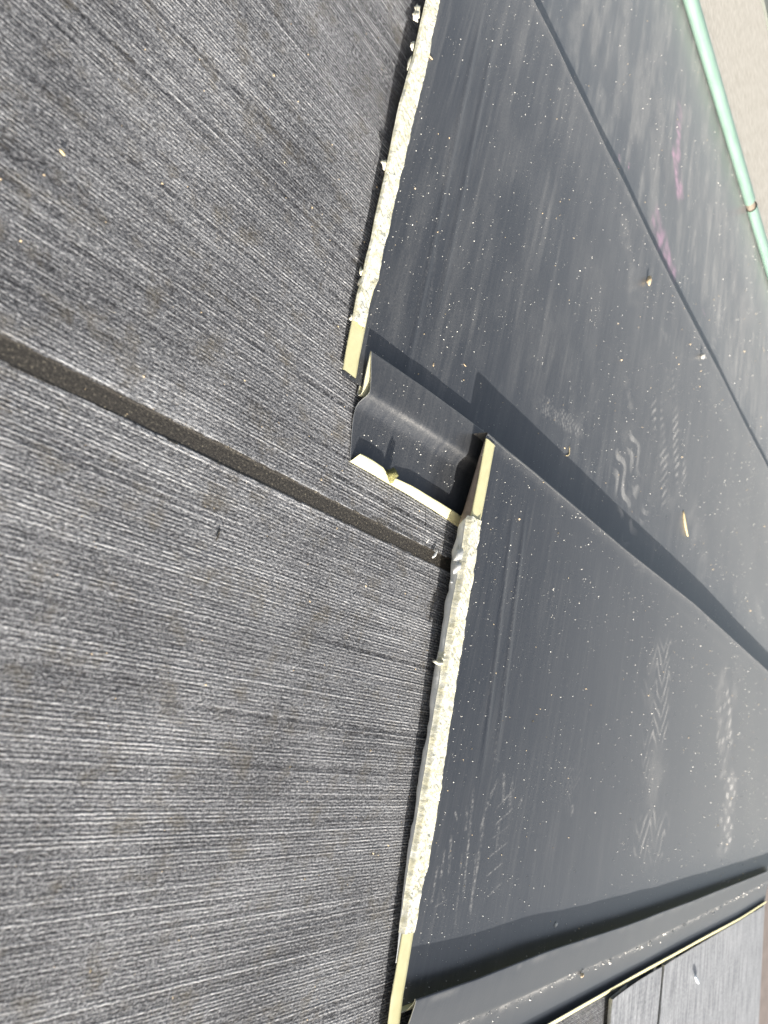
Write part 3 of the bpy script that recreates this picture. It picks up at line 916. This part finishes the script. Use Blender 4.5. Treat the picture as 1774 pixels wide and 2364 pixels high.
# flakes of sealant still stuck to the panel ends
def zedge(plane, px, py):
    return float(GP(px, py, *plane)[2])
for (px, py, sx, sy, sd) in ((962, 26, .010, .018, 1), (958, 38, .009, .016, 2), (950, 106, .005, .010, 3), (943, 146, .003, .022, 4), (886, 380, .010, .012, 5), (833, 628, .007, .008, 6), (829, 652, .003, .011, 7), (811, 733, .005, .009, 8)):
    blob('sealant_flake', px, py, zedge(PA, px, py) - .004, (sx, sy, .004), SEAL, seed=sd, parent=pA, rough=.6)
for (px, py, sx, sy, sd) in ((1056, 1282, .016, .028, 11), (1052, 1308, .015, .022, 12), (1014, 1518, .011, .008, 14), (1006, 1528, .010, .006, 15), (1016, 1508, .007, .010, 16), (1006, 1592, .012, .014, 17), (1072, 1222, .010, .02, 18)):
    blob('sealant_flake', px, py, zedge(PB, px, py) - .022, (sx, sy, .012), SEALG if sd in (11, 12, 17, 18) else SEAL, seed=sd, parent=pB, rough=.5)
sliver('sealant_flake', (1040, 1344), (1052, 1342), zedge(PB, 1045, 1343) - .02, .003, WHITE, parent=pB)

# ------------------------------------------------------------------ grit: more grains than anyone could count
def grit(name, samples, m):
    """tiny four-sided grains; samples = (x, y, z, r)"""
    A = np.array(samples); n = len(A)
    base = np.array([(1, 0, -.4), (-.5, .87, -.4), (-.5, -.87, -.4), (0, 0, .9)])
    ang = rng.uniform(0, 2 * np.pi, n); st = rng.uniform(.6, 1.6, (n, 3)) * np.array([1, 1, .8])
    V = base[None] * st[:, None]
    c, s_ = np.cos(ang)[:, None], np.sin(ang)[:, None]
    Vx = V[..., 0] * c - V[..., 1] * s_; Vy = V[..., 0] * s_ + V[..., 1] * c
    V = np.stack([Vx, Vy, V[..., 2]], -1) * A[:, 3][:, None, None] + A[:, None, :3]
    me = bpy.data.meshes.new(name)
    f = np.array([(0, 1, 3), (1, 2, 3), (2, 0, 3), (0, 2, 1)])
    F = (np.arange(n)[:, None, None] * 4 + f[None]).reshape(-1, 3)
    me.from_pydata((V.reshape(-1, 3) * S).tolist(), [], F.tolist())
    return tag(link(name, me, m), kind='stuff')


def sample(XX, YY, ZZ, n, rlo, rhi, seed):
    r = np.random.default_rng(seed); out = []
    i = r.integers(0, XX.shape[0] - 1, n * 6); j = r.integers(0, XX.shape[1] - 1, n * 6)
    cl = fbm(XX[i, j] * 4, YY[i, j] * 4, seed, 3)
    keep = r.random(n * 6) < smooth(.2, .65, cl)
    i, j = i[keep][:n], j[keep][:n]
    fu, fv = r.random(len(i)), r.random(len(i))
    def bl(Q): return (Q[i, j] * (1 - fu) + Q[i + 1, j] * fu) * (1 - fv) + (Q[i, j + 1] * (1 - fu) + Q[i + 1, j + 1] * fu) * fv
    x, y, z = bl(XX), bl(YY), bl(ZZ)
    rad = (rlo + (rhi - rlo) * r.random(len(i)) ** 4) * np.clip(.55 + .28 * x, .8, 1.9)
    return np.stack([x, y, z + rad * .35, rad], -1)

gs = np.concatenate([sample(XA, YA, ZA, 5200, .0005, .0022, 1), sample(XB, YB, ZB, 4600, .0005, .0024, 2), sample(XC, YC, ZC, 1300, .0008, .003, 3)])
grit('grit', gs, GRITW)
gs = np.concatenate([sample(XA, YA, ZA, 110, .0015, .0036, 4), sample(XB, YB, ZB, 90, .0015, .0036, 5), sample(XC, YC, ZC, 60, .002, .004, 6)])
# tan grains on the ribbed roof
r = np.random.default_rng(9); n = 420
x = r.uniform(-.1, 1.6, n); y = r.uniform(-.9, 1.9, n)
rr = .0009 + .0022 * r.random(n) ** 4
gs = np.concatenate([gs, np.stack([x, y, .004 + rr * .3, rr], -1)])
grit('tan_grit', gs, TAN)
# grains lodged in the valley of the bottom seam
n = 260
x = 1.75 + 4.5 * r.random(n) ** 1.5; y = ext(*jogB, x) + r.normal(0, .008, n)
rr = (.0010 + .0034 * r.random(n) ** 3) * np.clip(.4 + .35 * x, 1, 2.2)
n2 = 150
x2 = r.uniform(1.0, 1.4, n2); y2 = ext(*tipA, x2) - r.uniform(.02, .2, n2); r2 = .0007 + .0022 * r.random(n2) ** 3
z2 = np.interp(ext(*tipA, x2) - y2, [0, .04, .078, .098, .116, .15, .2], [.039, .0375, .035, .026, .016, .0075, .006])
grit('valley_grit', np.concatenate([np.stack([x, y, .0345 + rr * .3, rr], -1), np.stack([x2, y2, z2 + r2 * .3, r2], -1)]), GRITW)
